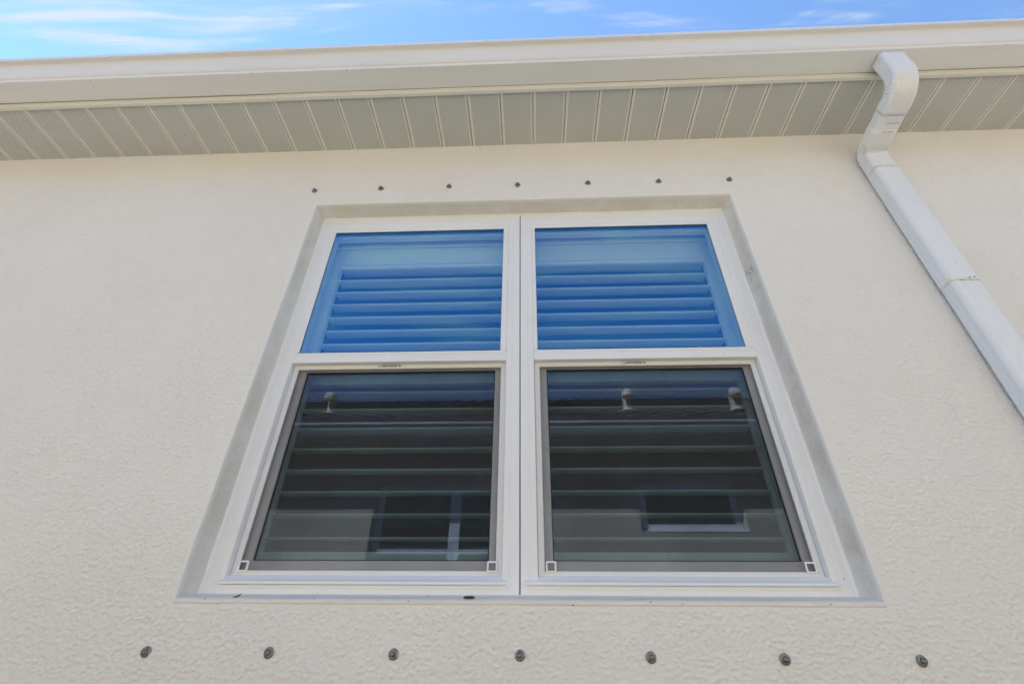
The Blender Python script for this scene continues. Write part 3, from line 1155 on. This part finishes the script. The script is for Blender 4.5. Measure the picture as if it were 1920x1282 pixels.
yc = -0.0045 - DT / 2
ds_piece('outlet_elbow', [(-0.3385, 2.1515), (-0.3385, 1.965), (-0.2160, 1.9488)], [0.094], 0.0008, 9)
ds_piece('pipe_length', [(-0.2420, 1.9523), (-0.1800, 1.9441), (-0.1250, 1.9368)], [0.3], -0.0005, 0)
ds_piece('wall_elbow', [(-0.1580, 1.9411), (yc, 1.9255), (yc, 1.740)], [0.058], 0.0, 7)
ds_piece('pipe_length', [(yc, 1.790), (yc, 1.45), (yc, 1.128)], [0.01], 0.0006, 0)
ds_piece('pipe_length', [(yc, 1.170), (yc, 0.2), (yc, -0.60)], [0.01], -0.0006, 0)
# rivets and dark smears at the slip joints
fy = yc - DT / 2 - 0.0016
for (cx, cz) in ((1.5935, 1.1385), (1.6115, 1.1405)):
    j = MB()
    ring_ = [[(cx + q * 0.0030 * math.cos(2 * PI * i / 10), fy - dy_, cz + q * 0.0030 * math.sin(2 * PI * i / 10)) for i in range(10)] for q, dy_ in ((1, -0.001), (0.95, 0.0006), (0.5, 0.0014))]
    j.sweep(ring_)
    j.build('rivet', M['pipe_grey'], ds)


def smear(pos, fn, gap):
    """broken dark line across the pipe, one mesh per joint"""
    j = MB()
    for a, b in pos:
        q = [fn(a, 0), fn(b, 0), fn(b, 1), fn(a, 1)]
        j.add(q, [(0, 1, 2, 3)])
    j.build('joint_stain', M['ink'], ds, fixn=False)


smear(((1.5560, 1.5700), (1.5885, 1.5935), (1.5945, 1.5985), (1.6090, 1.6125), (1.6150, 1.6190)), lambda x, k: (x, fy + 0.0009, 1.1262 + 0.0017 * k), 0)
for (y0, z0) in ((-0.1870, 1.9450), (-0.1500, 1.9401)):
    x = 1.562; pos = []
    while x < 1.606:
        d = random.uniform(0.004, 0.012)
        pos.append((x, x + d)); x += d + random.uniform(0.002, 0.006)
    smear(pos, lambda x, k, y0=y0, z0=z0: (x, y0 - 0.1310 * (DT / 2 + 0.0012) + k * 0.0020 * 0.991, z0 - 0.991 * (DT / 2 + 0.0012) - k * 0.0020 * 0.131), 0)

# ------------------------------------------------------------------ storm-panel anchor screws
TOP = [[-0.9618, 1.815], [-0.6498, 1.8179], [-0.3318, 1.8189], [-0.0148, 1.8166], [0.3059, 1.816], [0.6249, 1.8133], [0.9402, 1.8119]]
BOT = [[-0.9516, 0.0007], [-0.634, 0.0016], [-0.3175, 0.0008], [-0.003, 0.0012], [0.3159, -0.0005], [0.6348, -0.0016], [0.9532, -0.002]]


def make_screw(loc):
    root = empty('anchor_screw', loc)
    w = MB()
    w.lathe_y([(0.0002, 0.003), (0.0115, 0.003), (0.0128, 0.0015), (0.0132, -0.0008), (0.0124, -0.0022), (0.0095, -0.0030), (0.0082, -0.0034), (0.0002, -0.0034)], 24)
    w.build('washer', M['steel'], root, zo=0, angle=45)
    h = MB()
    h.lathe_y([(0.0076, -0.0030), (0.0080, -0.0055), (0.0074, -0.0085), (0.0060, -0.0108), (0.0042, -0.0120), (0.0034, -0.0122), (0.0028, -0.0104), (0.0002, -0.0100)], 20)
    h.build('screw_head', M['steel2'], root, zo=0, angle=45)
    return root


proto = make_screw((TOP[0][0], 0, TOP[0][1] + ZO))
names_t = ['above the left jamb, leftmost of the row over the window', 'second from the left in the row over the window', 'third from the left in the row over the window',
           'in the middle of the row over the window', 'third from the right in the row over the window', 'second from the right in the row over the window', 'above the right jamb, rightmost of the row over the window']
names_b = ['leftmost of the row below the window sill', 'second from the left in the row below the sill', 'third from the left in the row below the sill',
           'in the middle of the row below the sill', 'third from the right in the row below the sill', 'second from the right in the row below the sill', 'rightmost of the row below the window sill']
first = True
for row, names, grp in ((TOP, names_t, 'anchor screws in the row above the window'), (BOT, names_b, 'anchor screws in the row below the window')):
    for (x, z), nm in zip(row, names):
        if first:
            o = proto; first = False
        else:
            o = proto.copy(); COL.objects.link(o)
            for ch in proto.children:
                c = ch.copy(); COL.objects.link(c); c.parent = o
        o.location = (x, -0.0016, z + ZO)
        o.rotation_euler = (random.uniform(-0.12, 0.12), random.uniform(0, 6.28), random.uniform(-0.10, 0.10))
        tag(o, 'dark steel anchor screw ' + nm, 'screw', grp)

# ------------------------------------------------------------------ debris on the sill
lf = MB()
lv = [(-0.152, 0.004, 0.1262), (-0.146, 0.0015, 0.1250), (-0.128, 0.0015, 0.1252), (-0.122, 0.004, 0.1266), (-0.128, 0.008, 0.1290), (-0.147, 0.008, 0.1288)]
lf.add(lv + [(x, y - 0.001, z + 0.0035) for x, y, z in lv], [(5, 4, 3, 2, 1, 0), (6, 7, 8, 9, 10, 11)] + [(i, (i + 1) % 6, 6 + (i + 1) % 6, 6 + i) for i in range(6)])
tag(lf.build('dead_leaf', M['leaf']), 'dark dead leaf scrap lying on the sill left of the centre mullion', 'leaf')
tw = MB()
path = [(-0.772, 0.006, 0.1268), (-0.764, 0.007, 0.1280), (-0.760, 0.010, 0.1310), (-0.7585, 0.014, 0.1345)]
secs = []
for k, p in enumerate(path):
    r = (0.0012, 0.0022, 0.0026, 0.0014)[k]
    secs.append([(p[0] + r * math.cos(a * PI / 3), p[1] + r * 0.5 * math.sin(a * PI / 3), p[2] + r * math.sin(a * PI / 3)) for a in range(6)])
tw.sweep(secs)
tag(tw.build('twig', M['leaf']), 'small bent black twig lying near the left end of the sill', 'twig')

# ------------------------------------------------------------------ the neighbouring house (seen mirrored in the panes)
WN = 3.60
nb = empty('neighbour_house', (0, -WN, 0), 'cream stucco house with dark tile roof, seen mirrored in the lower panes', 'house')
nb.rotation_euler = (0, 0, PI)
# local x = -world x
opA = (-0.075, 1.690, 0.165, 1.760)
inA = (-0.055, 1.670, 0.188, 1.738)
opB = (-2.235, -1.150, 1.215, 1.765)
inB = (-2.213, -1.172, 1.237, 1.743)
house_shell(nb, [(opA, inA), (opB, inB)], -10.0, 12.0, 6.6, paint='stucco_tan')


def far_window(inn, mull, rail):
    root = empty('window', (0, 0, 0), parent=nb)
    f = MB()
    o = inset(inn, 0.002)
    i = inset(o, 0.066)
    f.ring([(o, 0.13), (o, 0.072), (inset(o, 0.003), 0.07), (inset(i, -0.003), 0.07), (i, 0.073), (i, 0.13)])
    if mull:
        cx = (o[0] + o[1]) / 2
        f.box(cx - 0.056, cx + 0.056, 0.0688, 0.129, i[2], i[3])
    if rail:
        f.box(i[0], i[1], 0.0712, 0.128, rail - 0.022, rail + 0.022)
    f.build('frame', M['vinyl'], root)
    MB().box(i[0] - 0.01, i[1] + 0.01, 0.100, 0.104, i[2] - 0.01, i[3] + 0.01).build('pane', M['farglass'], root)
    if mull:
        lo = MB()
        z = i[2] + 0.05
        while z < i[3] - 0.1:
            lo.add([(i[0], 0.17, z), (i[1], 0.17, z), (i[1], 0.25, z + 0.012), (i[0], 0.25, z + 0.012)], [(0, 1, 2, 3)])
            z += 0.072
        so = lo.build('blind', M['shutter'], root, fixn=False)
        md = so.modifiers.new('solid', 'SOLIDIFY'); md.thickness = 0.01


far_window(inA, True, 1.035)
far_window(inB, False, None)
for inn, op in ((inA, opA), (inB, opB)):
    sl = MB()
    sl.extrude_x([(0.073, inn[2] + 0.004), (0.0, op[2] + 0.006), (-0.006, op[2]), (0.0, op[2] - 0.008), (0.073, op[2] - 0.008)], op[0], op[1])
    sl.build('window_sill', M['sill'], nb)


def roof_vent(x, yy, big):
    """short tan vent pipe with a hooded, bent-over head"""
    z0 = SOF + 0.172 + (yy + 0.345) * 0.583
    m = MB()
    m.sweep([[(x + r * math.cos(a * PI / 8), yy + r * math.sin(a * PI / 8), z) for a in range(16)] for r, z in ((0.13, z0 + 0.02), (0.085, z0 + 0.06), (0.054, z0 + 0.075), (0.051, z0 + 0.20))])
    secs = []
    for k in range(9):
        t = PI * k / 8
        cy = yy - 0.06 + 0.06 * math.cos(t); cz = z0 + 0.20 + 0.075 * math.sin(t)
        r = 0.052 + 0.016 * k / 8
        secs.append([(x + r * 1.1 * math.cos(a * PI / 8), cy + r * math.sin(a * PI / 8) * math.cos(t), cz + r * math.sin(a * PI / 8) * math.sin(t)) for a in range(16)])
    m.sweep(secs)
    m.build('roof_vent', M['vent'], nb, angle=60)


roof_vent(2.56, 0.30, True)
roof_vent(-1.24, 0.30, False)
roof_vent(-2.58, 0.30, True)
